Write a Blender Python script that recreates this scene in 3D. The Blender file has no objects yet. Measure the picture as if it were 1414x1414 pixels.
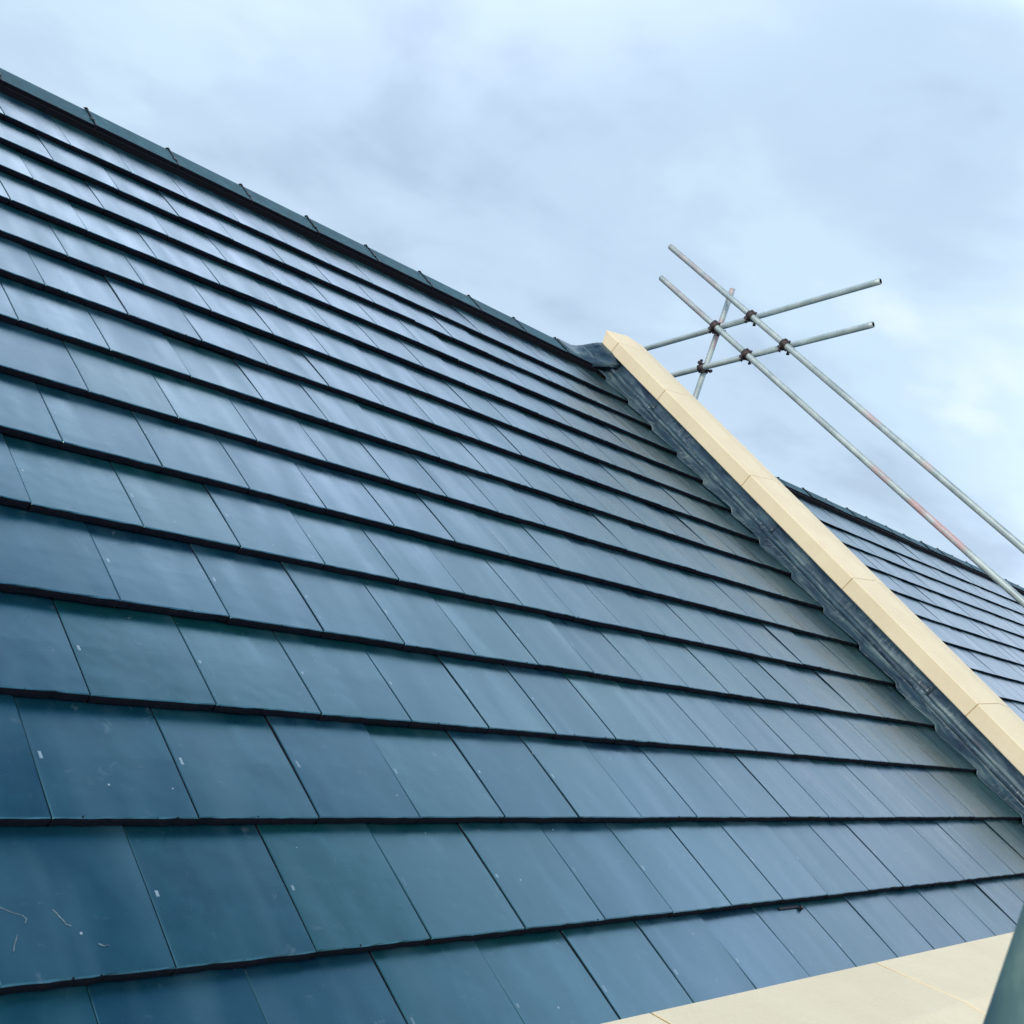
import bpy, math, random
from mathutils import Vector, Matrix, noise
random.seed(7)
S = bpy.context.scene
COL = S.collection
R = math.radians
# ------------------------------------------------------------------ camera
cam_d = bpy.data.cameras.new("camera")
cam = bpy.data.objects.new("camera", cam_d); COL.objects.link(cam)
right = Vector((0.67132387, -0.67348469, 0.30942307))
down = Vector((0.20002346, -0.23736057, -0.95060537))
fwd = Vector((0.713663, 0.70005595, -0.02463308))
CAM = Vector((-1.09328426, -1.49717882, 0.96085578))
m = Matrix((right, -down, -fwd)).transposed().to_4x4(); m.translation = CAM
cam.matrix_world = m
cam_d.sensor_width = 36; cam_d.lens = 36 * 1499 / 1414
cam_d.clip_start = 0.02; cam_d.clip_end = 3000
cam_d.dof.use_dof = True; cam_d.dof.focus_distance = 5.0; cam_d.dof.aperture_fstop = 16
S.camera = cam
# ------------------------------------------------------------------ world: overcast sky
SUN_EL, SUN_AZ = R(37), R(246)      # azimuth clockwise from +Y
W = bpy.data.worlds.new("World"); S.world = W; W.use_nodes = True
nt = W.node_tree; nt.nodes.clear()
def N(t, **kw):
    n = nt.nodes.new(t)
    for k, v in kw.items(): setattr(n, k, v)
    return n
def L(a, b): nt.links.new(a, b)
def math_(op, a, b=None, c=None, clamp=False):
    n = N("ShaderNodeMath", operation=op, use_clamp=clamp)
    for i, v in enumerate((a, b, c)):
        if v is None: continue
        if isinstance(v, (int, float)): n.inputs[i].default_value = v
        else: L(v, n.inputs[i])
    return n.outputs[0]
def ramp(fac, stops, interp="LINEAR"):
    n = N("ShaderNodeValToRGB"); n.color_ramp.interpolation = interp
    el = n.color_ramp.elements
    while len(el) < len(stops): el.new(0.5)
    for e, (p, c) in zip(el, stops):
        e.position = p; e.color = (c, c, c, 1) if isinstance(c, (int, float)) else (*c, 1)
    L(fac, n.inputs[0]); return n.outputs[0]
def mixc(fac, a, b, mode="MIX"):
    n = N("ShaderNodeMix", data_type="RGBA", blend_type=mode)
    for sock, v in ((n.inputs[0], fac), (n.inputs[6], a), (n.inputs[7], b)):
        if isinstance(v, (int, float)): sock.default_value = v
        elif isinstance(v, tuple): sock.default_value = (*v, 1)
        else: L(v, sock)
    return n.outputs[2]
def noise_(vec, scale, detail=4, rough=0.5, dist=0.0):
    n = N("ShaderNodeTexNoise"); n.inputs["Scale"].default_value = scale; n.inputs["Detail"].default_value = detail
    n.inputs["Roughness"].default_value = rough; n.inputs["Distortion"].default_value = dist
    if vec is not None: L(vec, n.inputs["Vector"])
    return n.outputs["Fac"]
def mapping(vec, scale=(1, 1, 1), loc=(0, 0, 0), rot=(0, 0, 0)):
    n = N("ShaderNodeMapping"); n.inputs["Scale"].default_value = scale; n.inputs["Location"].default_value = loc
    n.inputs["Rotation"].default_value = rot; L(vec, n.inputs["Vector"]); return n.outputs[0]
sky = N("ShaderNodeTexSky", sky_type="NISHITA", sun_disc=False, sun_elevation=SUN_EL, sun_rotation=SUN_AZ)
skys = mixc(1.0, sky.outputs[0], (0.08, 0.08, 0.08), "MULTIPLY")
tc = N("ShaderNodeTexCoord"); D = tc.outputs["Generated"]
sx = N("ShaderNodeSeparateXYZ"); L(D, sx.inputs[0])
zc = math_("MAXIMUM", sx.outputs[2], 0.0)
den = math_("ADD", zc, 0.32)
cx = N("ShaderNodeCombineXYZ"); L(math_("DIVIDE", sx.outputs[0], den), cx.inputs[0]); L(math_("DIVIDE", sx.outputs[1], den), cx.inputs[1])
cv = mapping(cx.outputs[0], (1, 1, 1), (3.1, 1.4, 0))
n1 = noise_(cv, 1.35, 5, 0.52, 0.3)
n2 = noise_(mapping(cv, (1, 1, 1), (7, 3, 2)), 3.4, 4, 0.5, 0.3)
cl = ramp(math_("ADD", math_("MULTIPLY", n1, 0.66), math_("MULTIPLY", n2, 0.34)), [(0.35, (0.46, 0.60, 0.77)), (0.45, (0.55, 0.715, 0.90)), (0.54, (0.62, 0.80, 0.96)), (0.65, (0.78, 0.93, 1.0))], "EASE")
n3 = ramp(noise_(mapping(cv, (1, 1, 1), (-4, 9, 1)), 0.9, 3, 0.5), [(0.42, 0.0), (0.62, 1.0)])
cl = mixc(n3, cl, (0.62, 0.70, 0.86), "MIX") if False else cl
# sky shaped for tile reflections: darkened overhead, bright belt added above the view
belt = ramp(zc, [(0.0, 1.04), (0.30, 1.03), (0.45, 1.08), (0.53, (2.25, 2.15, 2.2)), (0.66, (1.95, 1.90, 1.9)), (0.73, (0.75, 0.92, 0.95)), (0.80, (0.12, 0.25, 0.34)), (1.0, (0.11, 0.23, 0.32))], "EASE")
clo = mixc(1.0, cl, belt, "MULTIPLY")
lob = N("ShaderNodeVectorMath", operation="DOT_PRODUCT"); L(D, lob.inputs[0]); lob.inputs[1].default_value = (0.345, 0.680, 0.647)   # added bright patch, mostly out of view, to lift the upper tiles' reflections
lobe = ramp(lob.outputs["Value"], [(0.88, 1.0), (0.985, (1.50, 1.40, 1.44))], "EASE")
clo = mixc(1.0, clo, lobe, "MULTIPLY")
lob2 = N("ShaderNodeVectorMath", operation="DOT_PRODUCT"); L(D, lob2.inputs[0]); lob2.inputs[1].default_value = (0.970, -0.034, 0.242)   # added bright patch beyond the right edge, lifts the neighbour roof's reflections
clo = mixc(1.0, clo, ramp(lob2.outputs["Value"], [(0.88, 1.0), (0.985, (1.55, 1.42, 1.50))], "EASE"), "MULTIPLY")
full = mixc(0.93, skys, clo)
below = math_("LESS_THAN", sx.outputs[2], -0.01)
full = mixc(below, full, (0.10, 0.11, 0.12))
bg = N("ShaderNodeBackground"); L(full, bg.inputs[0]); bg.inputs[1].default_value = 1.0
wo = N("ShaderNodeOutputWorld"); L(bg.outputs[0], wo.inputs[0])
# ------------------------------------------------------------------ sun behind thin cloud
sd = bpy.data.lights.new("sun", "SUN"); sd.energy = 2.1; sd.angle = R(25); sd.color = (1.0, 0.83, 0.57)
sun = bpy.data.objects.new("sun", sd); COL.objects.link(sun)
dvec = Vector((math.sin(SUN_AZ) * math.cos(SUN_EL), math.cos(SUN_AZ) * math.cos(SUN_EL), math.sin(SUN_EL)))
sun.rotation_euler = (-dvec).to_track_quat("-Z", "Y").to_euler(); sun.location = dvec * 30
S.view_settings.view_transform = "Standard"; S.view_settings.look = "None"
S.view_settings.exposure = 0.06; S.view_settings.gamma = 1.0
S.render.engine = "CYCLES"
# ------------------------------------------------------------------ roof frame
TH = R(26); CS, SN = math.cos(TH), math.sin(TH)
VH = Vector((0, CS, SN)); NH = Vector((0, -SN, CS))
def un(u, v, h): return Vector((u, 0, 0)) + VH * v + NH * h
TW, G = 0.30, 0.31685
STEP = 0.027
GROUND = -5.4
# ------------------------------------------------------------------ materials
def mat(name):
    global nt
    mt = bpy.data.materials.new(name); mt.use_nodes = True; nt = mt.node_tree
    return mt, nt.nodes["Principled BSDF"]
def bump(h, strength, dist=0.002):
    n = N("ShaderNodeBump"); n.inputs["Strength"].default_value = strength; n.inputs["Distance"].default_value = dist
    L(h, n.inputs["Height"]); return n.outputs[0]
def attr(name): 
    return N("ShaderNodeAttribute", attribute_name=name).outputs["Fac"]

def tile_material():
    mt, b = mat("glazed_slate_tile")
    uv = N("ShaderNodeUVMap", uv_map="UVMap").outputs[0]
    su = N("ShaderNodeSeparateXYZ"); L(uv, su.inputs[0])
    rnd = attr("rnd")
    off = N("ShaderNodeCombineXYZ"); L(math_("MULTIPLY", rnd, 37.0), off.inputs[0]); L(math_("MULTIPLY", rnd, 91.0), off.inputs[1]); L(rnd, off.inputs[2])
    va = N("ShaderNodeVectorMath", operation="ADD"); L(uv, va.inputs[0]); L(off.outputs[0], va.inputs[1])
    p = va.outputs[0]
    streak = noise_(mapping(p, (11, 2.0, 1)), 1.0, 1.4, 0.45, 0.3)
    blotch = noise_(p, 9.0, 4, 0.6, 0.2)
    fine = noise_(p, 160.0, 3, 0.6)
    grain = noise_(p, 900.0, 2, 0.5)
    base = mixc(ramp(rnd, [(0, 0.0), (1, 1.0)]), (0.0005, 0.030, 0.034), (0.0015, 0.019, 0.044))
    base = mixc(math_("MULTIPLY", ramp(blotch, [(0.40, 0.0), (0.68, 1.0)]), 0.35), base, (0.010, 0.062, 0.082))
    base = mixc(math_("MULTIPLY", ramp(streak, [(0.48, 0.0), (0.75, 1.0)]), 0.45), base, (0.035, 0.080, 0.11))
    fn = noise_(p, 300.0, 4, 0.7)
    base = mixc(ramp(fn, [(0.35, 0.35), (0.6, 0.0)]), base, (0.001, 0.018, 0.030))
    base = mixc(ramp(fn, [(0.55, 0.0), (0.8, 0.25)]), base, (0.05, 0.10, 0.13))
    # pale dusty bloom and small specks
    dust = ramp(noise_(mapping(p, (1, 1, 1), (5, 5, 3)), 26.0, 5, 0.7, 0.6), [(0.62, 0.0), (0.80, 1.0)])
    base = mixc(math_("MULTIPLY", dust, 0.35), base, (0.22, 0.27, 0.32))
    vor = N("ShaderNodeTexVoronoi"); vor.inputs["Scale"].default_value = 22.0; L(p, vor.inputs["Vector"])
    sc = N("ShaderNodeSeparateColor"); L(vor.outputs["Color"], sc.inputs[0])
    speck = math_("MULTIPLY", math_("LESS_THAN", vor.outputs["Distance"], 0.055), math_("GREATER_THAN", sc.outputs[0], 0.86))
    base = mixc(math_("MULTIPLY", speck, 0.75), base, (0.42, 0.48, 0.52))
    # rain-washed dirt streaks beside the flashing; olive tint also paints in the coping's reflection
    g = N("ShaderNodeNewGeometry"); sp = N("ShaderNodeSeparateXYZ"); L(g.outputs["Position"], sp.inputs[0])
    near = ramp(math_("SUBTRACT", sp.outputs[0], 4.0), [(0.35, 0.0), (0.85, 1.0), (1.0, 1.0)])
    gx = N("ShaderNodeCombineXYZ"); L(math_("MULTIPLY", sp.outputs[0], 34.0), gx.inputs[0]); L(math_("MULTIPLY", sp.outputs[1], 1.3), gx.inputs[1])
    gs = ramp(noise_(gx.outputs[0], 1.0, 4, 0.6), [(0.42, 0.0), (0.66, 1.0)])
    past = math_("LESS_THAN", sp.outputs[0], 5.2)
    grime_refl = math_("MULTIPLY", math_("MULTIPLY", near, gs), past)
    base = mixc(math_("MULTIPLY", grime_refl, 0.65), base, (0.036, 0.070, 0.040))
    # the small pale clip mark halfway up beside the left edge of every tile
    du = math_("ABSOLUTE", math_("SUBTRACT", su.outputs[0], math_("ADD", 0.0125, math_("MULTIPLY", rnd, 0.003))))
    dv = math_("ABSOLUTE", math_("SUBTRACT", su.outputs[1], math_("ADD", 0.151, math_("MULTIPLY", rnd, 0.012))))
    wob = math_("MULTIPLY", math_("SUBTRACT", noise_(p, 220.0, 2, 0.5), 0.5), 0.004)
    mk = math_("MULTIPLY", math_("LESS_THAN", math_("ADD", du, wob), 0.0031), math_("LESS_THAN", math_("ADD", dv, wob), math_("ADD", 0.004, math_("MULTIPLY", math_("FRACT", math_("MULTIPLY", rnd, 7.7)), 0.007))))
    mk = math_("MULTIPLY", mk, ramp(math_("FRACT", math_("MULTIPLY", rnd, 17.3)), [(0.0, 0.15), (0.3, 0.45), (0.6, 0.95), (1.0, 1.0)]))
    mk = math_("MULTIPLY", mk, ramp(sp.outputs[2], [(0.55, 1.0), (1.0, 0.0)]))
    base = mixc(math_("MULTIPLY", mk, 0.7), base, (0.36, 0.44, 0.50))
    L(base, b.inputs["Base Color"])
    rg = math_("ADD", math_("ADD", 0.285, math_("MULTIPLY", math_("FRACT", math_("MULTIPLY", rnd, 5.3)), 0.07)), math_("MULTIPLY", math_("SUBTRACT", streak, 0.5), 0.26))
    rg = math_("ADD", rg, math_("MULTIPLY", math_("SUBTRACT", blotch, 0.5), 0.12))
    rg = math_("ADD", rg, math_("MULTIPLY", math_("SUBTRACT", math_("MAXIMUM", mk, speck), math_("MULTIPLY", grime_refl, 0.35)), 0.30), clamp=True)
    L(rg, b.inputs["Roughness"])
    b.inputs["IOR"].default_value = 2.1; b.inputs["Specular Tint"].default_value = (0.03, 0.55, 0.80, 1)
    b.inputs["Coat Weight"].default_value = 0.65; b.inputs["Coat IOR"].default_value = 1.66; L(math_("ADD", 0.285, math_("MULTIPLY", math_("SUBTRACT", streak, 0.5), 0.24), clamp=True), b.inputs["Coat Roughness"]); b.inputs["Coat Tint"].default_value = (1, 1, 1, 1)
    hgt = math_("ADD", math_("MULTIPLY", noise_(p, 7.0, 2, 0.5), 1.6), math_("ADD", math_("MULTIPLY", fine, 0.018), math_("MULTIPLY", grain, 0.003)))
    L(bump(hgt, 0.30, 0.006), b.inputs["Normal"])
    return mt
def edge_material():
    mt, b = mat("raw_tile_edge")
    g = N("ShaderNodeNewGeometry")
    n = noise_(g.outputs["Position"], 90.0, 4, 0.7)
    L(ramp(n, [(0.3, (0.004, 0.0045, 0.010)), (0.66, (0.010, 0.010, 0.018)), (0.8, (0.035, 0.026, 0.03))]), b.inputs["Base Color"])
    b.inputs["Roughness"].default_value = 0.85; b.inputs["Specular IOR Level"].default_value = 0.15
    L(bump(n, 0.8, 0.004), b.inputs["Normal"]); return mt
def ridge_material():
    mt, b = mat("ridge_tile_concrete")
    g = N("ShaderNodeNewGeometry"); oi = N("ShaderNodeObjectInfo")
    n = noise_(g.outputs["Position"], 14.0, 5, 0.6); f = noise_(g.outputs["Position"], 220.0, 3, 0.6)
    c = ramp(n, [(0.3, (0.008, 0.055, 0.082)), (0.55, (0.015, 0.085, 0.115)), (0.75, (0.04, 0.13, 0.155))])
    hs = N("ShaderNodeHueSaturation"); L(c, hs.inputs["Color"]); L(math_("ADD", 0.85, math_("MULTIPLY", oi.outputs["Random"], 0.3)), hs.inputs["Value"])
    L(hs.outputs[0], b.inputs["Base Color"])
    b.inputs["Roughness"].default_value = 0.62; b.inputs["IOR"].default_value = 1.5; b.inputs["Specular IOR Level"].default_value = 0.3
    L(bump(f, 0.3, 0.002), b.inputs["Normal"]); return mt
def plain(name, col, rough, metal=0.0, var=0.35, scale=40.0, bmp=0.2, spec=0.5):
    mt, b = mat(name)
    g = N("ShaderNodeNewGeometry"); n = noise_(g.outputs["Position"], scale, 5, 0.6)
    lo = tuple(c * (1 - var) for c in col); hi = tuple(min(1, c * (1 + var)) for c in col)
    L(ramp(n, [(0.3, lo), (0.7, hi)]), b.inputs["Base Color"])
    L(ramp(n, [(0.3, max(0, rough - 0.08)), (0.7, min(1, rough + 0.08))]), b.inputs["Roughness"])
    b.inputs["Metallic"].default_value = metal; b.inputs["Specular IOR Level"].default_value = spec
    if bmp: L(bump(noise_(g.outputs["Position"], scale * 6, 3, 0.6), bmp, 0.002), b.inputs["Normal"])
    return mt
def lead_material():
    mt, b = mat("milled_lead")
    uv = N("ShaderNodeUVMap", uv_map="UVMap").outputs[0]
    n = noise_(mapping(uv, (60, 9, 1)), 1.0, 5, 0.65, 0.6)
    n2 = noise_(mapping(uv, (14, 4.5, 1), (3, 8, 0)), 1.0, 4, 0.6, 0.4)
    c = ramp(n2, [(0.34, (0.013, 0.031, 0.066)), (0.5, (0.034, 0.077, 0.122)), (0.66, (0.12, 0.185, 0.215))])
    # pale carbonate run marks across the sheet
    run = ramp(noise_(mapping(uv, (9, 60, 1), (1, 2, 0)), 1.0, 4, 0.7, 1.4), [(0.52, 0.0), (0.66, 1.0)])
    run = math_("MULTIPLY", run, ramp(noise_(mapping(uv, (8, 2.4, 1)), 1.0, 3, 0.5), [(0.46, 0.0), (0.60, 1.0)]))
    c = mixc(math_("MULTIPLY", run, 0.75), c, (0.30, 0.36, 0.40))
    c = mixc(math_("MULTIPLY", ramp(n, [(0.5, 0.0), (0.75, 1.0)]), 0.35), c, (0.10, 0.16, 0.17))
    L(c, b.inputs["Base Color"]); b.inputs["Metallic"].default_value = 0.25
    L(ramp(n, [(0.3, 0.28), (0.7, 0.52)]), b.inputs["Roughness"])
    L(bump(math_("ADD", noise_(mapping(uv, (20, 9, 1)), 1.0, 3, 0.5), math_("MULTIPLY", n, 0.3)), 0.4, 0.005), b.inputs["Normal"]); return mt
def stone_material():
    mt, b = mat("buff_cast_stone")
    g = N("ShaderNodeNewGeometry"); P = g.outputs["Position"]; oi = N("ShaderNodeObjectInfo")
    n = noise_(P, 4.0, 4, 0.55, 0.3); f = noise_(P, 420.0, 3, 0.7); md = noise_(P, 55.0, 5, 0.7)
    c = ramp(n, [(0.3, (0.84, 0.72, 0.525)), (0.7, (0.90, 0.785, 0.585))])
    c = mixc(math_("MULTIPLY", ramp(f, [(0.35, 1.0), (0.5, 0.0)]), 0.32), c, (0.52, 0.40, 0.23))
    c = mixc(math_("MULTIPLY", ramp(md, [(0.38, 1.0), (0.5, 0.0)]), 0.11), c, (0.62, 0.50, 0.33))
    stain = ramp(noise_(mapping(P, (1, 1, 1), (9, 1, 4)), 7.0, 5, 0.7, 0.5), [(0.62, 0.0), (0.8, 1.0)])
    c = mixc(math_("MULTIPLY", stain, 0.30), c, (0.56, 0.45, 0.30))
    hs = N("ShaderNodeHueSaturation"); L(c, hs.inputs["Color"]); L(math_("ADD", 0.965, math_("MULTIPLY", oi.outputs["Random"], 0.07)), hs.inputs["Value"])
    L(hs.outputs[0], b.inputs["Base Color"]); b.inputs["Roughness"].default_value = 0.9; b.inputs["Specular IOR Level"].default_value = 0.25
    L(bump(math_("ADD", f, md), 0.22, 0.0012), b.inputs["Normal"]); return mt
def tube_material():
    mt, b = mat("galvanised_tube")
    uv = N("ShaderNodeUVMap", uv_map="UVMap").outputs[0]   # x around (0..1), y along in metres
    g = N("ShaderNodeNewGeometry"); P = g.outputs["Position"]
    n = noise_(P, 9.0, 4, 0.55); sc_ = noise_(mapping(uv, (4, 2.2, 1)), 1.0, 2, 0.5)
    c = ramp(n, [(0.3, (0.38, 0.465, 0.50)), (0.7, (0.55, 0.645, 0.68))])
    c = mixc(math_("MULTIPLY", ramp(sc_, [(0.55, 0.0), (0.75, 1.0)]), 0.35), c, (0.20, 0.24, 0.25))
    c = mixc(math_("MULTIPLY", ramp(noise_(P, 14.0, 2, 0.5), [(0.55, 0.0), (0.80, 1.0)]), 0.3), c, (0.70, 0.72, 0.72))
    paint = math_("MULTIPLY", math_("MULTIPLY", attr("paint"), 0.8), ramp(noise_(mapping(uv, (5, 7, 1), (2, 5, 1)), 1.0, 3, 0.6), [(0.36, 0.0), (0.54, 1.0)]))
    c = mixc(paint, c, mixc(n, (0.50, 0.25, 0.28), (0.62, 0.42, 0.45)))
    L(c, b.inputs["Base Color"]); L(math_("SUBTRACT", 0.45, math_("MULTIPLY", paint, 0.45), clamp=True), b.inputs["Metallic"])
    L(ramp(n, [(0.3, 0.42), (0.7, 0.6)]), b.inputs["Roughness"])
    L(bump(noise_(P, 60.0, 3, 0.6), 0.05, 0.001), b.inputs["Normal"]); return mt
def mortar_material(): return plain("lime_mortar", (0.46, 0.32, 0.15), 0.95, 0, 0.25, 120, 0.4, 0.1)
def brick_material():
    mt, b = mat("red_brick")
    g = N("ShaderNodeNewGeometry"); sp = N("ShaderNodeSeparateXYZ"); L(g.outputs["Position"], sp.inputs[0])
    cb = N("ShaderNodeCombineXYZ"); L(math_("ADD", sp.outputs[0], sp.outputs[1]), cb.inputs[0]); L(sp.outputs[2], cb.inputs[1])
    br = N("ShaderNodeTexBrick"); L(cb.outputs[0], br.inputs["Vector"])
    br.inputs["Scale"].default_value = 1.0; br.inputs["Brick Width"].default_value = 0.225; br.inputs["Row Height"].default_value = 0.075; br.inputs["Mortar Size"].default_value = 0.005
    br.inputs["Color1"].default_value = (0.30, 0.13, 0.08, 1); br.inputs["Color2"].default_value = (0.22, 0.09, 0.06, 1); br.inputs["Mortar"].default_value = (0.42, 0.39, 0.34, 1)
    L(br.outputs["Color"], b.inputs["Base Color"]); b.inputs["Roughness"].default_value = 0.9
    L(bump(br.outputs["Fac"], -0.5, 0.004), b.inputs["Normal"]); return mt
def old_tube_material():
    mt, b = mat("weathered_green_tube")
    g = N("ShaderNodeNewGeometry"); P = g.outputs["Position"]
    n = noise_(mapping(P, (1, 1, 0.4)), 22.0, 4, 0.6, 0.6); n2 = noise_(P, 9.0, 3, 0.5)
    c = ramp(n, [(0.3, (0.06, 0.14, 0.16)), (0.5, (0.15, 0.27, 0.26)), (0.68, (0.34, 0.46, 0.43))])
    c = mixc(math_("MULTIPLY", ramp(n2, [(0.45, 0.0), (0.65, 1.0)]), 0.6), c, (0.05, 0.14, 0.19))
    L(c, b.inputs["Base Color"]); b.inputs["Metallic"].default_value = 0.15; b.inputs["Roughness"].default_value = 0.6
    L(bump(n, 0.2, 0.001), b.inputs["Normal"]); return mt
M = dict(oldtube=old_tube_material(), tile=tile_material(), edge=edge_material(), ridge=ridge_material(), lead=lead_material(), stone=stone_material(), tube=tube_material(),
         mortar=mortar_material(), brick=brick_material(),
         black=plain("black_roll_bore_shade", (0.008, 0.008, 0.012), 0.8, 0, 0.4, 60, 0.4, 0.2),  # ridge roll; also the painted shade inside open tube ends
         clip=plain("dark_steel_clip", (0.02, 0.02, 0.03), 0.5, 0.6, 0.4, 80, 0.1),
         coupler=plain("rusty_coupler_steel", (0.075, 0.058, 0.064), 0.6, 0.5, 0.6, 60, 0.4),
         chalk=plain("white_chalk_drip", (0.24, 0.32, 0.40), 0.8, 0, 0.5, 300, 0.3, 0.2),
         ground=plain("bare_site_ground", (0.10, 0.085, 0.065), 0.95, 0, 0.5, 0.8, 0.5, 0.2),
         felt=plain("black_roof_felt", (0.008, 0.008, 0.010), 0.95, 0, 0.3, 30, 0.2, 0.1))
# ------------------------------------------------------------------ object helpers
class MB:
    def __init__(s): s.v, s.f, s.mi, s.uv, s.sm, s.rn, s.pt = [], [], [], [], [], [], []
    def face(s, idx, mi=0, uv=None, smooth=False, rnd=0.0):
        s.f.append(idx); s.mi.append(mi); s.uv.append(uv or [(0, 0)] * len(idx)); s.sm.append(smooth); s.rn.append(rnd)
    def add(s, p, paint=0.0): s.v.append(Vector(p)); s.pt.append(paint); return len(s.v) - 1
    def box(s, frame, lo, hi, mi=0, bev=0.0):
        """frame(a,b,c)->point. A box with small chamfers on its long edges."""
        a0, b0, c0 = lo; a1, b1, c1 = hi
        if bev > 0:
            prof = [(b0 + bev, c0), (b1 - bev, c0), (b1, c0 + bev), (b1, c1 - bev), (b1 - bev, c1), (b0 + bev, c1), (b0, c1 - bev), (b0, c0 + bev)]
        else: prof = [(b0, c0), (b1, c0), (b1, c1), (b0, c1)]
        s.prism(frame, prof, a0, a1, mi, bev)
    def prism(s, frame, prof, a0, a1, mi=0, bev=0.0):
        n = len(prof); cb = sum(p[0] for p in prof) / n; cc = sum(p[1] for p in prof) / n
        rings = [(a0, 0), (a1, 0)] if bev <= 0 else [(a0, bev), (a0 + bev, 0), (a1 - bev, 0), (a1, bev)]
        ids = []
        for a, sh in rings:
            r = []
            for (b, c) in prof:
                d = math.hypot(b - cb, c - cc) or 1; k = 1 - sh / d
                r.append(s.add(frame(a, cb + (b - cb) * k, cc + (c - cc) * k)))
            ids.append(r)
        for r0, r1 in zip(ids, ids[1:]):
            for i in range(n): s.face([r0[i], r0[(i + 1) % n], r1[(i + 1) % n], r1[i]], mi)
        s.face(ids[0][::-1], mi); s.face(ids[-1], mi)
    def tube(s, a, b, r, n=20, wall=0.0, paint=None, seg=0.04, mi=0, sag=0.0):
        a, b = Vector(a), Vector(b); d = (b - a); ln = d.length; d.normalize()
        e1 = d.orthogonal().normalized(); e2 = d.cross(e1)
        k = max(1, int(ln / seg)) if paint else 1
        rings = []
        for j in range(k + 1):
            t = j / k; c = a + d * ln * t; pv = paint(ln * t) if paint else 0.0
            rings.append([s.add(c + (e1 * math.cos(2 * math.pi * i / n) + e2 * math.sin(2 * math.pi * i / n)) * r, pv) for i in range(n)])
        for j in range(k):
            y0, y1 = ln * j / k, ln * (j + 1) / k
            for i in range(n):
                q = (i + 1) % n
                s.face([rings[j][i], rings[j][q], rings[j + 1][q], rings[j + 1][i]], mi, [(i / n, y0), ((i + 1) / n, y0), ((i + 1) / n, y1), (i / n, y1)], True)
        if wall > 0:      # open ends: annulus and a short bore, coloured black for its inner shade
            for end, ring, sgn in ((a, rings[0], 1), (b, rings[-1], -1)):
                ri = r - wall
                pv = paint(0 if sgn > 0 else ln) if paint else 0
                inn = [s.add(end + (e1 * math.cos(2 * math.pi * i / n) + e2 * math.sin(2 * math.pi * i / n)) * ri, pv) for i in range(n)]
                dp = [s.add(s.v[inn[i]] + d * sgn * 0.25, 0) for i in range(n)]
                for i in range(n):
                    q = (i + 1) % n
                    A = [ring[q], ring[i], inn[i], inn[q]]; B = [inn[q], inn[i], dp[i], dp[q]]
                    if sgn < 0: A.reverse(); B.reverse()
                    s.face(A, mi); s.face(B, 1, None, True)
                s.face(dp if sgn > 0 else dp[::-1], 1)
        else:
            s.face(rings[0][::-1], mi); s.face(rings[-1], mi)
    def build(s, name, mats, parent=None, loc=None, fix=False):
        loc = Vector(loc) if loc is not None else Vector((0, 0, 0))
        base = parent.location if parent is not None and parent.type == "EMPTY" else Vector((0, 0, 0))
        if parent is not None and parent.type != "EMPTY": base = parent.matrix_parent_offset if hasattr(parent, "matrix_parent_offset") else base
        me = bpy.data.meshes.new(name)
        o = bpy.data.objects.new(name, me); COL.objects.link(o)
        me.from_pydata([tuple(p - loc) for p in s.v], [], s.f)
        for mm in (mats if isinstance(mats, list) else [mats]): me.materials.append(mm)
        me.polygons.foreach_set("material_index", s.mi); me.polygons.foreach_set("use_smooth", s.sm)
        ul = me.uv_layers.new(name="UVMap"); flat = [c for f in s.uv for uv in f for c in uv]; ul.data.foreach_set("uv", flat)
        if any(s.rn):
            at = me.attributes.new("rnd", "FLOAT", "FACE"); at.data.foreach_set("value", s.rn)
        if any(s.pt):
            at = me.attributes.new("paint", "FLOAT", "POINT"); at.data.foreach_set("value", s.pt)
        me.update()
        put(o, parent, loc)
        return o
WLOC = {}
def put(o, parent, world):
    """place o at a world location under parent (nothing here is rotated)"""
    WLOC[o.name] = Vector(world)
    o.parent = parent
    o.location = Vector(world) - (WLOC[parent.name] if parent is not None else Vector((0, 0, 0)))
def thing(name, label, cat, loc, group=None):
    e = bpy.data.objects.new(name, None); COL.objects.link(e); e.empty_display_size = 0.2
    put(e, None, loc); e["label"] = label; e["category"] = cat
    if group: e["group"] = group
    return e
def clone(o, parent, world):
    c = o.copy(); COL.objects.link(c); put(c, parent, world)
    for ch in list(o.children):
        clone(ch, c, Vector(world) + (WLOC[ch.name] - WLOC[o.name]))
    return c
frame_w = lambda a, b, c: Vector((a, b, c))
# ------------------------------------------------------------------ ground
gb = MB(); n = 24; ext = 900
for j in range(n + 1):
    for i in range(n + 1):
        gb.add((-ext + 2 * ext * i / n, -ext + 2 * ext * j / n, GROUND))
for j in range(n):
    for i in range(n):
        k = j * (n + 1) + i; gb.face([k, k + 1, k + n + 2, k + n + 1])
g = gb.build("ground", M["ground"]); g["kind"] = "structure"; g["label"] = "bare building site ground far below the roofs"
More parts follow.
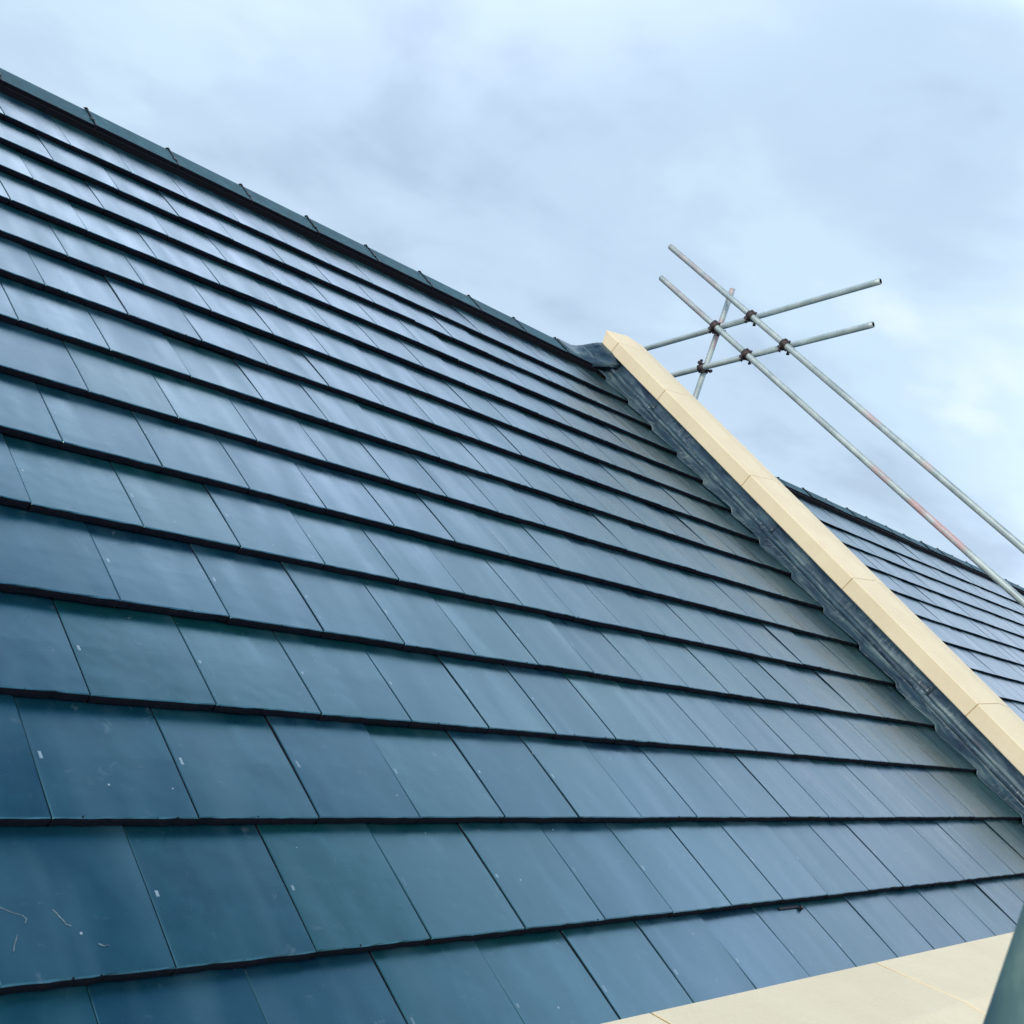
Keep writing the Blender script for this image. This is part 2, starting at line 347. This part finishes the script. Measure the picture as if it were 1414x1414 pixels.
# ------------------------------------------------------------------ roof tiles
def roof_tiles(mb, rows, x_of_row, org=(0.0, 0.0), fine=True, STEP=STEP):
    """org = (v, h) offset of this roof's tile plane. Rows of broken-bond interlocking tiles, each tile its own slightly tilted slab."""
    ov, oh = org; gap = 0.0028
    for k in rows:
        Lg = G + (0.13 if k in (13, -1) and (fine or k < 0) and not (fine and k < 0) else 0.07)
        x0, x1, ph = x_of_row(k)
        ncol = int(math.ceil((x1 - x0) / TW)) + 1
        start = math.floor(x0 / TW - ph)
        for c in range(ncol + 1):
            ux = (start + c + ph) * TW + gap / 2
            w = TW - gap
            lo, hi = max(ux, x0), min(ux + w, x1)
            if hi - lo < 0.03: continue
            rnd = random.random() * 0.98 + 0.01
            tr = random.gauss(0, 1) * R(0.22); tu = random.gauss(0, 1) * R(0.34); yaw = random.gauss(0, 1) * 0.0008
            dv0 = random.gauss(0, 0.0008); dh0 = random.gauss(0, 0.0004) + (random.uniform(0.001, 0.0026) if random.random() < 0.06 else 0)
            def P(s, t, h):
                hh = oh - STEP * (t / G) + h + dh0 + math.tan(tr) * (s - ux - w / 2) + math.tan(tu) * t
                return un(s, ov + k * G + t + dv0 + yaw * (s - ux) / w, hh)
            nu = 12 if fine else 3
            cols = [(lo, -0.020), (lo, -0.0016), (lo + 0.0018, 0.0)] + [(lo + 0.0018 + (hi - lo - 0.0036) * i / nu, 0.0) for i in range(1, nu)] + [(hi - 0.0018, 0.0), (hi, -0.0016), (hi, -0.020)]
            jag = [random.gauss(0, 1) for _ in cols]
            rws = [(0.006, -0.0255), (0.0015, -0.0225), (0.0, -0.011), (0.0006, -0.0022), (0.0030, 0.0), (0.05, 0.0004), (0.16, 0.0008), (G - 0.03, 0.0), (Lg, -0.001)]
            if not fine: rws = [(t_, h_ * STEP / 0.027) for t_, h_ in (rws[0], rws[2], rws[3], rws[4], rws[8])]
            lip = {0: 0.0011, 1: 0.0010, 2: 0.0009, 3: 0.0005} if fine else {1: 0.001}
            ids = []
            for ri, (t, h) in enumerate(rws):
                row = []
                for ci, (s, dh) in enumerate(cols):
                    a = lip.get(ri, 0.0)
                    tt = t + a * jag[ci]; h2 = h + a * 0.7 * jag[(ci * 5 + ri) % len(jag)]
                    low = (dh if h > -0.0215 or dh > -0.01 else 0.0)
                    row.append((mb.add(P(s, tt, max(h2 + low, 0.0007 - STEP))), s - lo if lo == ux else s - ux, tt))
                ids.append(row)
            for a, (r0, r1) in enumerate(zip(ids, ids[1:])):
                for i in range(len(cols) - 1):
                    q = [r0[i], r0[i + 1], r1[i + 1], r1[i]]
                    top = a >= (3 if fine else 2)
                    side = i == 0 or i == len(cols) - 2
                    mb.face([x[0] for x in q], 0 if (top and not side) else 1, [(x[1], x[2]) for x in q], False, rnd)
            # crumbs and nibs clinging to the arris
            if fine and random.random() < 0.75:
                for _ in range(random.choice((1, 1, 2, 3))):
                    s0 = random.uniform(lo + 0.01, hi - 0.01); r = random.choice((0.0012, 0.0016, 0.002, 0.0028))
                    cpt = P(s0, random.uniform(0.0, 0.004), 0.0)
                    base = [mb.add(cpt + Vector((math.cos(q) * r * random.uniform(.7, 1.4), 0, 0)) + VH * math.sin(q) * r + NH * (-0.0008)) for q in (0.2, 1.4, 2.6, 3.9, 5.2)]
                    tip = mb.add(cpt + NH * r * random.uniform(0.7, 1.3))
                    for i in range(5): mb.face([base[i], base[(i + 1) % 5], tip], 1, None, True, rnd)
XWALL = 5.13
house = thing("roofed_house", "nearer house with glossy blue-grey interlocking tiles filling most of the view", "house", (1.0, 0.0, GROUND))
mb = MB()
roof_tiles(mb, range(-2, 14), lambda k: (-4.6, XWALL - 0.02, 0.0 if k % 2 == 0 else 0.5))
mb.build("roof_tiles", [M["tile"], M["edge"]], house, (0, 0, 0))
mb = MB(); mb.box(lambda a, b, c: un(a, b, c), (-4.6, -0.70, -0.14), (XWALL, 4.50, -0.075)); mb.build("underlay", M["felt"], house)
# ridge
VR, HR = 4.744, 0.015
apex = un(0, VR, HR); AY, AZ = apex.y, apex.z
FV = Vector((0, -CS, -SN)); BV = Vector((0, CS, -SN)); FN = Vector((0, -SN, CS)); BN = Vector((0, SN, CS))
def ridge_tile(name, x0, ln, parent, ap, wing=0.210):
    """angular ridge tile: two wings meeting in a softly rounded crown"""
    b = MB(); t = 0.017
    A = Vector((0, ap[0], ap[1]))
    out = [A + FV * wing, A + FV * (wing - 0.004) + FN * 0.003, A + FV * 0.028, A + FV * 0.010 + Vector((0, 0, -0.0022)), A + Vector((0, 0, -0.004)), A + BV * 0.010 + Vector((0, 0, -0.0022)), A + BV * 0.028, A + BV * wing]
    inn = [p - (FN if i < 4 else (Vector((0, 0, 1)) if i == 4 else BN)) * (t + 0.003 * (i in (0, 1))) for i, p in enumerate(out)]
    rings = []
    prm = ((0.0, 0.0), (0.003, 0.002), (0.10, 0.0015), (ln - 0.06, 0.0), (ln - 0.003, 0.0), (ln, -0.002))
    for xx, lift in prm:
        rings.append([b.add(p + Vector((x0 + xx, 0, lift))) for p in out] + [b.add(p + Vector((x0 + xx, 0, lift * 0.3))) for p in inn[::-1]])
    n = len(rings[0])
    for r0, r1 in zip(rings, rings[1:]):
        for i in range(n):
            b.face([r0[(i + 1) % n], r0[i], r1[i], r1[(i + 1) % n]], 1 if i in (n - 1, 0) else 0, None, 2 <= i <= 5)
    b.face(rings[0], 1); b.face(rings[-1][::-1], 1)
    o = b.build(name, [M["ridge"], M["edge"]], parent, Vector((x0, ap[0], ap[1])))
    # union clip over the joint: strap down the front wing, hook at the lower edge, lug on the crown
    c = MB(); A0 = A + Vector((x0, 0, 0)); w = 0.0028
    pts = [A0 + BV * 0.05 + BN * 0.003, A0 + Vector((0, 0, 0.004)), A0 + FV * 0.07 + FN * 0.0035, A0 + FV * (wing * 0.72) + FN * 0.004, A0 + FV * (wing + 0.003) + FN * 0.003, A0 + FV * (wing + 0.003) - FN * 0.026]
    ws = [w, w, w * 0.7, w * 0.9, w * 1.9, w * 1.9]
    prev = None
    for p, wd in zip(pts, ws):
        q = [c.add(p + Vector((-wd, 0, 0))), c.add(p + Vector((wd, 0, 0))), c.add(p + Vector((wd, 0.001, 0.0035))), c.add(p + Vector((-wd, 0.001, 0.0035)))]
        if prev:
            for i in range(4): c.face([prev[i], prev[(i + 1) % 4], q[(i + 1) % 4], q[i]])
        else: c.face(q)
        prev = q
    c.face(prev[::-1])
    c.tube(A0 + Vector((-0.004, -0.006, -0.002)), A0 + Vector((-0.004, -0.006, 0.006)), 0.006, 8)
    c.box(lambda a, bb, cc: A0 + Vector((a, bb, cc)), (-0.016, -0.010, -0.003), (0.008, 0.003, 0.003), 0, 0.002)
    c.box(lambda a, bb, cc: A0 + FV * bb + FN * cc + Vector((a, 0, 0)), (-0.012, wing * 0.55, 0.001), (0.004, wing * 0.72, 0.009), 0, 0.002)
    c.build("ridge_clip", M["clip"], o, A0)
    return o
RX0, RP = 0.965, 0.4585
rt = ridge_tile("ridge_tile", RX0, RP - 0.005, house, (AY, AZ))
for k in range(-12, 9):
    if k == 0: continue
    x = RX0 + RP * k
    clone(rt, house, Vector((x, AY + random.gauss(0, 0.0015), AZ + random.gauss(0, 0.0012))))
mb = MB(); mb.box(lambda a, b, c: un(a, b, c), (-4.6, VR - 0.222, -0.05), (5.02, VR - 0.205, HR - 0.018)); mb.build("ridge_roll", M["black"], house)
mb = MB()   # far slope behind the ridge, seen only from elsewhere
mb.box(lambda a, b, c: Vector((a, AY, AZ)) + BV * b + BN * c, (-4.6, 0.05, -0.16), (XWALL, 5.4, -0.045)); mb.build("rear_slope", [M["tile"]], house)
mb = MB(); mb.box(frame_w, (-4.6, -0.74, GROUND), (5.10, -0.42, -0.100)); mb.build("front_wall", M["brick"], house)
# gable wall rising past the roof plane, under the raking coping
mb = MB()
pr = [un(0, -0.62, -0.3), un(0, -0.62, 0.128), un(0, 4.78, 0.128), Vector((0, 4.30, GROUND)), Vector((0, -0.42, GROUND))]
f0 = [mb.add(p + Vector((5.165, 0, 0))) for p in pr]; f1 = [mb.add(p + Vector((5.50, 0, 0))) for p in pr]
nq = len(pr)
for i in range(nq): mb.face([f0[i], f0[(i + 1) % nq], f1[(i + 1) % nq], f1[i]])
mb.face(f0[::-1]); mb.face(f1); mb.build("gable_wall", M["brick"], house)
# ------------------------------------------------------------------ lead flashing
def hs(v):        # height of the stepped tile surface, softened at the steps as dressed lead is
    f = (v / G) % 1.0
    base = -STEP * f
    if f > 0.93: base = -STEP * 0.93 + (f - 0.93) / 0.07 * STEP * 0.93
    return base
def edge_u(v):
    f = (v / G) % 1.0
    return 4.992 + 0.016 * math.exp(-((f - 0.97) / 0.07) ** 2) - 0.010 * math.exp(-((f - 0.80) / 0.16) ** 2) + 0.005 * math.sin(v * 9.1) + 0.004 * noise.noise(Vector((v * 7, 3, 1)))
def sheet(name, prof_fn, v0, v1, lift0, nstep, thick=0.0022, corner=0.0):
    b = MB(); rows = []
    for j in range(nstep + 1):
        v = v0 + (v1 - v0) * j / nstep
        pf = prof_fn(v); lift = lift0 * max(0.0, 1 - (v - v0) / 0.9) + 0.001
        if corner and v - v0 < corner:      # rounded lower free corner
            q = 1 - (v - v0) / corner
            cut = corner * 0.9 * (1 - math.sqrt(max(0.0, 1 - q * q)))
            u_in = pf[-1][0]
            pf = [(min(u + cut, u_in), h) for u, h in pf]
        rows.append([(b.add(un(u, v, h + lift)), i * 0.03, v) for i, (u, h) in enumerate(pf)])
    under = [[b.add(b.v[x[0]] - NH * thick + Vector((thick * 0.6, 0, 0))) for x in r] for r in rows]
    m_ = len(rows[0])
    for j in range(nstep):
        for i in range(m_ - 1):
            q = [rows[j][i], rows[j][i + 1], rows[j + 1][i + 1], rows[j + 1][i]]
            b.face([x[0] for x in q], 0, [(x[1], x[2]) for x in q], True)
            b.face([under[j][i + 1], under[j][i], under[j + 1][i], under[j + 1][i + 1]], 0)
        b.face([under[j][0], rows[j][0][0], rows[j + 1][0][0], under[j + 1][0]], 0, [(0, rows[j][0][2])] * 4)
    for i in range(m_ - 1):
        b.face([under[0][i], under[0][i + 1], rows[0][i + 1][0], rows[0][i][0]], 0)
    return b.build(name, M["lead"], house, un(5.05, v0, 0))
def apron(v):
    e = edge_u(v); h = hs(v); wv = 0.003 * noise.noise(Vector((v * 5, 0, 0)))
    return [(e, h + 0.0035), (e + 0.012, h + 0.006), (e + 0.035, h * 0.75 + 0.010 + wv), (5.058, h * 0.4 + 0.012 + wv), (5.083, 0.016 + wv), (5.090, 0.028), (5.094, 0.041 + wv)]
def cover(v):
    wv = 0.0025 * noise.noise(Vector((v * 4, 7, 0)))
    return [(5.082 + wv, 0.034), (5.080 + wv, 0.050), (5.088, 0.059 + wv), (5.102, 0.060), (5.122, 0.055 + wv), (5.131, 0.060), (5.134 + wv, 0.085), (5.137, 0.112), (5.141, 0.140)]
laps_a = [-0.35, 1.06, 2.50, 3.82]; laps_c = [-0.35, 1.131, 2.572, 3.978]
ends = [4.45]
for i, v0 in enumerate(laps_a):
    v1 = (laps_a[i + 1] + 0.10) if i + 1 < len(laps_a) else 4.62
    sheet("apron_flashing", apron, v0, v1, 0.0075 if i else 0, int((v1 - v0) / 0.016), 0.004, 0.07 if i else 0)
for i, v0 in enumerate(laps_c):
    v1 = (laps_c[i + 1] + 0.08) if i + 1 < len(laps_c) else 4.79
    sheet("cover_flashing", cover, v0, v1, 0.007 if i else 0, int((v1 - v0) / 0.03), 0.005)
# lead saddle where the ridge runs into the coping
b = MB(); rows = []
nx = 12
for j in range(nx + 1):
    t = j / nx; x = 4.665 + (5.128 - 4.665) * t
    e = max(0.0, (t - 0.30) / 0.70); e = e * e * (3 - 2 * e)
    A = Vector((x, AY - 0.045 * e, AZ + 0.006 + 0.115 * e))
    wing = 0.200 + 0.06 * e
    r = [A + FV * wing - FN * (0.055 + 0.01 * e), A + FV * wing - FN * 0.004 * (1 + 6 * e), A + FV * wing * 0.6 + FN * 0.002, A + FV * 0.04, A + Vector((0, 0, 0.002)), A + BV * 0.05, A + BV * 0.2]
    r = [p + Vector((0, 0, 0.004 * noise.noise(p * 6))) for p in r]
    rows.append([(b.add(p), i * 0.05, x) for i, p in enumerate(r)])
for j in range(nx):
    for i in range(6):
        q = [rows[j][i + 1], rows[j][i], rows[j + 1][i], rows[j + 1][i + 1]]
        b.face([x[0] for x in q], 0, [(x[1], x[2]) for x in q], True)
b.face([x[0] for x in rows[0]], 0); b.face([x[0] for x in rows[-1]][::-1], 0)
b.build("lead_saddle", M["lead"], house, Vector((4.9, AY, AZ)))
# chalky drips on one low tile
def ribbon(pts, name="chalk_drip"):
    pts = [(a, b_, c_ * 0.7) for a, b_, c_ in pts]
    b = MB()
    for (u0, v0, w0), (u1, v1, w1) in zip(pts, pts[1:]):
        d = Vector((u1 - u0, v1 - v0)); nrm = Vector((-d.y, d.x)).normalized()
        f = lambda v: -STEP * ((v / G) % 1.0)
        q = [(u0 - nrm.x * w0, v0 - nrm.y * w0), (u0 + nrm.x * w0, v0 + nrm.y * w0), (u1 + nrm.x * w1, v1 + nrm.y * w1), (u1 - nrm.x * w1, v1 - nrm.y * w1)]
        t_ = [b.add(un(a, c, f(c) + 0.0026)) for a, c in q]; z_ = [b.add(un(a, c, f(c) + 0.0006)) for a, c in q]
        b.face(t_); b.face(t_[::-1])
        for i in range(4): b.face([z_[i], z_[(i + 1) % 4], t_[(i + 1) % 4], t_[i]])
    b.build(name, M["chalk"], house, un(pts[0][0], pts[0][1], 0))
ribbon([(-0.292, 0.152, .0008), (-0.270, 0.146, .0012), (-0.252, 0.134, .0007), (-0.238, 0.128, .0006), (-0.232, 0.120, .0010), (-0.236, 0.112, .0012)])
ribbon([(-0.184, 0.135, .0020), (-0.181, 0.130, .0014), (-0.176, 0.118, .0007), (-0.172, 0.112, .0009), (-0.169, 0.103, .0008), (-0.162, 0.100, .0013)])
ribbon([(-0.254, 0.090, .0007), (-0.258, 0.080, .0011), (-0.263, 0.070, .0009), (-0.266, 0.060, .0013)])
ribbon([(-0.125, 0.060, .0012), (-0.117, 0.055, .0009), (-0.108, 0.056, .0010)])
# ------------------------------------------------------------------ copings
def coping_profile(bv=0.004):
    p = [(0.0, 0.133), (0.46, 0.133), (0.46, 0.254), (0.26, 0.266), (0.0, 0.234)]
    return p
def chamfered(prof, c=0.005):
    out = []
    n = len(prof)
    for i in range(n):
        a, p, d = Vector(prof[i - 1]), Vector(prof[i]), Vector(prof[(i + 1) % n])
        out.append(tuple(p + (a - p).normalized() * c)); out.append(tuple(p + (d - p).normalized() * c))
    return out
def stone(frame, prof, a0, a1, parent, loc):
    b = MB(); pr = chamfered(prof); n = len(pr); ids = []
    segs = [a0, a0 + 0.003] + [a0 + 0.003 + (a1 - a0 - 0.006) * i / 8 for i in range(1, 8)] + [a1 - 0.003, a1]
    cb = sum(p[0] for p in pr) / n; cc = sum(p[1] for p in pr) / n
    for a in segs:
        sh = 0.0025 if a in (a0, a1) else 0.0
        r = []
        for (u, h) in pr:
            k = 1 - sh / math.hypot(u - cb, h - cc)
            nz = 0.0006 * noise.noise(Vector((a * 3.1, u * 9, h * 9)))
            r.append(b.add(frame(a, cb + (u - cb) * k, cc + (h - cc) * k + nz)))
        ids.append(r)
    for r0, r1 in zip(ids, ids[1:]):
        for i in range(n): b.face([r0[i], r0[(i + 1) % n], r1[(i + 1) % n], r1[i]])
    b.face(ids[0][::-1]); b.face(ids[-1])
    return b.build("coping_stone", M["stone"], parent, loc)
def joint(frame, prof, a, parent, loc, w=0.003):
    b = MB(); cb = sum(p[0] for p in prof) / len(prof); cc = sum(p[1] for p in prof) / len(prof)
    small = []
    for (u, h) in prof:
        d = math.hypot(u - cb, h - cc); k = 1 - 0.006 / d; small.append((cb + (u - cb) * k, cc + (h - cc) * k))
    b.prism(frame, small, a - w * 1.2, a + w * 1.2); b.build("mortar_joint", M["mortar"], parent, loc)
rake = thing("raking_coping", "sloping cream stone coping climbing the gable between the two roofs", "coping", un(5.33, 0.0, 0.13))
fr = lambda a, u, h: un(5.10 + u, a, h)
cuts = [-0.62, -0.12, 0.899, 1.938, 2.967, 3.986, 4.627]
pf = coping_profile()
for a0, a1 in zip(cuts, cuts[1:]):
    stone(fr, pf, a0 + 0.0021, a1 - 0.0021, rake, un(5.33, a0, 0.13))
    joint(fr, pf, a1, rake, un(5.33, a1, 0.13))
def fr_top(a, u, h):       # apex stone, cut plumb at its upper end
    p = un(5.10 + u, a, h)
    if a > 4.70: p = un(5.10 + u, 4.690 + 0.4877 * h, h)
    return p
stone(fr_top, pf, 4.627 + 0.0021, 4.79, rake, un(5.33, 4.7, 0.13))
eav = thing("eaves_coping", "level cream stone coping along the eaves in the bottom corner", "coping", Vector((1.5, -0.56, -0.13)))
pe = [(0.0, -0.118), (0.46, -0.118), (0.46, 0.003), (0.26, 0.015), (0.0, -0.017)]
fe = lambda a, u, h: Vector((-a, -0.328 - u, h))
ecuts = [-5.09, -4.31, -3.19, -2.07, -0.965, 0.14, 1.25, 2.36, 3.47, 4.58]
for a0, a1 in zip(ecuts, ecuts[1:]):
    stone(fe, pe, a0 + 0.0045, a1 - 0.0045, eav, Vector((-(a0 + a1) / 2, -0.56, -0.10)))
    joint(fe, pe, a1, eav, Vector((-a1, -0.56, -0.10)), 0.0055)
# ------------------------------------------------------------------ neighbouring house
OV, OH = 4.199, -0.197
nb = thing("neighbour_house", "farther lower house whose lilac-blue tiled roof shows beyond the sloping coping", "house", (12.0, 0.0, GROUND))
mb = MB()
roof_tiles(mb, range(-14, 0), lambda k: (5.57, 22.0, 0.0 if k % 2 == 0 else 0.5), (OV, OH), False, 0.019)
mb.build("roof_tiles", [M["tile"], M["edge"]], nb)
mb = MB(); mb.box(lambda a, b, c: un(a, b, c), (5.53, -0.3, OH - 0.14), (22.0, 4.25, OH - 0.075)); mb.build("underlay", M["felt"], nb)
ap2 = un(0, 4.476, OH + 0.02); A2Y, A2Z = ap2.y, ap2.z
rt2 = ridge_tile("ridge_tile", 5.99, 0.475, nb, (A2Y, A2Z), 0.150)
for k in range(-1, 33):
    if k == 0: continue
    clone(rt2, nb, Vector((5.99 + 0.48 * k, A2Y + random.gauss(0, 0.003), A2Z + random.gauss(0, 0.003))))
mb = MB(); mb.box(lambda a, b, c: un(a, b, c), (5.53, 4.30, OH - 0.06), (22.0, 4.315, OH + 0.01)); mb.build("ridge_roll", M["black"], nb)
mb = MB(); mb.box(lambda a, b, c: Vector((a, A2Y, A2Z)) + BV * b + BN * c, (5.53, 0.05, -0.16), (22.0, 5.4, -0.045)); mb.build("rear_slope", M["tile"], nb)
mb = MB(); mb.box(frame_w, (5.53, -0.16, GROUND), (22.0, 0.16, -0.36)); mb.build("front_wall", M["brick"], nb)
# ------------------------------------------------------------------ scaffold over the gable
XS = 5.95
sc = thing("scaffold", "scaffold guard rails of galvanised tube crossing above the gable", "scaffold", Vector((6.06, 3.92, 1.85)))
TR = 0.02415
def sp(v, h, x=XS): return un(x, v, h)
def bands(lst):
    def f(d):
        return max([0.0] + [k * max(0.0, min(1.0, (d - a) / 0.03 + 0.5, (b - d) / 0.03 + 0.5)) for a, b, k in lst])
    return f
def tubepart(name, a, b, pnt=None):
    m_ = MB(); m_.tube(a, b, TR, 24, 0.004, pnt or (lambda d: 0.0), 0.04)
    return m_.build(name, [M["tube"], M["black"]], sc, (Vector(a) + Vector(b)) / 2)
# rails parallel to the front slope
tubepart("guard_rail", sp(5.575, 0.948), sp(-0.55, 0.948), bands([(0, 0.12, 0.8), (0.12, 0.70, 0.40), (2.45, 2.62, 0.7), (3.05, 3.15, 0.6)]))
tubepart("guard_rail", sp(5.446, 0.704), sp(-0.55, 0.704), bands([(0, 0.12, 0.6), (0.12, 0.66, 0.35), (2.66, 2.84, 0.9), (3.05, 3.55, 1.0)]))
# rails falling over the far slope, lashed behind them
xt = XS + 0.049
def far_rail(p, q, more):
    p, q = Vector((xt, *p)), Vector((xt, *q)); d = (p - q).normalized()
    tubepart("guard_rail", p + d * more, q)
far_rail((4.525, 2.419), (2.619, 3.190), 1.9)
far_rail((4.172, 2.232), (2.564, 2.867), 1.9)
xs2 = XS + 0.098
tubepart("standard", Vector((xs2, 3.905, 3.024)), Vector((xs2, 3.93, 1.60)), bands([(0, 0.10, 1.0), (0.27, 0.50, 1.0)]))
tubepart("standard", Vector((xs2, 0.25, 2.2)), Vector((xs2, 0.25, -0.02)))
def coupler(pos_a, da, pos_b, db, flip=1):
    """right-angle coupler: a hinged collar round each tube with flange bolts"""
    m_ = MB(); ctr = (pos_a + pos_b) / 2
    for p, d, o_ in ((pos_a, da, db), (pos_b, db, da)):
        d = d.normalized()
        m_.tube(p - d * 0.026, p + d * 0.026, TR + 0.0075, 16)
        ax = Vector((1, 0, 0)).cross(d).normalized() * flip
        e = p + ax * (TR + 0.012)
        m_.tube(e - Vector((0.034, 0, 0)), e + Vector((0.034, 0, 0)), 0.0075, 8)
        m_.tube(e - Vector((0.040, 0, 0)), e - Vector((0.018, 0, 0)), 0.0145, 6)
        m_.tube(e + Vector((0.016, 0, 0)), e + Vector((0.032, 0, 0)), 0.013, 6)
        h = p - ax * (TR + 0.008); m_.tube(h - d * 0.024, h + d * 0.024, 0.009, 8)
        m_.tube(e, e + ax * 0.030, 0.008, 8); m_.tube(e + ax * 0.022, e + ax * 0.034, 0.0135, 6)
    m_.box(lambda a, b_, c: ctr + Vector((a, b_, c)), (-0.022, -0.028, -0.028), (0.022, 0.028, 0.028), 0, 0.006)
    return m_.build("coupler", M["coupler"], sc, ctr)
def cross(p0, d0, p1, d1):      # where two lines meet in the YZ plane
    a, b_, c, d = d0[0], -d1[0], d0[1], -d1[1]
    ex, ey = p1[0] - p0[0], p1[1] - p0[1]; det = a * d - b_ * c
    s = (ex * d - b_ * ey) / det
    return (p0[0] + d0[0] * s, p0[1] + d0[1] * s)
yz = lambda p: (p.y, p.z)
dR = (-CS, -SN); dT1 = (-1.906, 0.771); dT2 = (-1.608, 0.635)
R1, R2 = yz(sp(5.575, 0.948)), yz(sp(5.446, 0.704)); T1, T2 = (4.525, 2.419), (4.172, 2.232)
for Rr in (R1, R2):
    for Tt, dT in ((T1, dT1), (T2, dT2)):
        c = cross(Rr, dR, Tt, dT)
        coupler(Vector((XS, *c)), Vector((0, *dR)), Vector((xt, *c)), Vector((0, *dT)))
for Tt, dT in ((T1, dT1), (T2, dT2)):
    c = cross((3.905, 3.024), (0.025, -1.424), Tt, dT)
    coupler(Vector((xt, *c)), Vector((0, *dT)), Vector((xs2, *c)), Vector((0, 0.02, -1)), -1)
for h in (0.948, 0.704):
    c = cross(yz(sp(0, h)), dR, (0.25, 0), (0, 1)); 
    coupler(Vector((XS, *c)), Vector((0, *dR)), Vector((xs2, *c)), Vector((0, 0, -1)), -1)
for y, z in ((3.93, 1.60), (0.25, -0.02)):
    m_ = MB(); m_.box(lambda a, b_, c: Vector((xs2 + a, y + b_, z + c)), (-0.075, -0.075, -0.012), (0.075, 0.075, 0.0), 0, 0.003)
    m_.tube((xs2, y, z - 0.001), (xs2, y, z + 0.10), 0.019, 14); m_.build("base_plate", M["coupler"], sc, (xs2, y, z))
# ------------------------------------------------------------------ standard beside the camera
ax = Vector((0.9656, 0.2603, 0)); rx = Vector((0.2603, -0.9656, 0))
dist = 0.80
pc = Vector((CAM.x, CAM.y, 0)) + ax * dist + rx * TR
m_ = MB(); m_.tube(Vector((pc.x, pc.y, GROUND + 0.01)), Vector((pc.x, pc.y, 1.9)), TR, 32, 0.004, lambda d: 0.0, 0.3)
po = m_.build("scaffold_pole", [M["oldtube"], M["black"]], None, Vector((pc.x, pc.y, GROUND)))
po["label"] = "blurred grey-green upright pole close by, cut off at the lower right corner"; po["category"] = "scaffold pole"
# ------------------------------------------------------------------ off-cut of batten strip left under a course
b = MB()
f0 = lambda a, bb, c: un(a, -0.006 + bb, -0.0265 + c)
b.box(f0, (2.085, -0.012, 0.0005), (2.205, -0.004, 0.0045), 0, 0.001)
b.tube(un(2.214, -0.022, -0.030), un(2.214, -0.022, -0.014), 0.006, 8); b.box(f0, (2.200, -0.017, 0.001), (2.214, -0.011, 0.005))
oc = b.build("nail_strip", M["clip"], None, un(2.15, -0.02, -0.03))
oc["label"] = "thin dark metal strip with a round head lying on the lowest visible tile course"; oc["category"] = "metal strip"
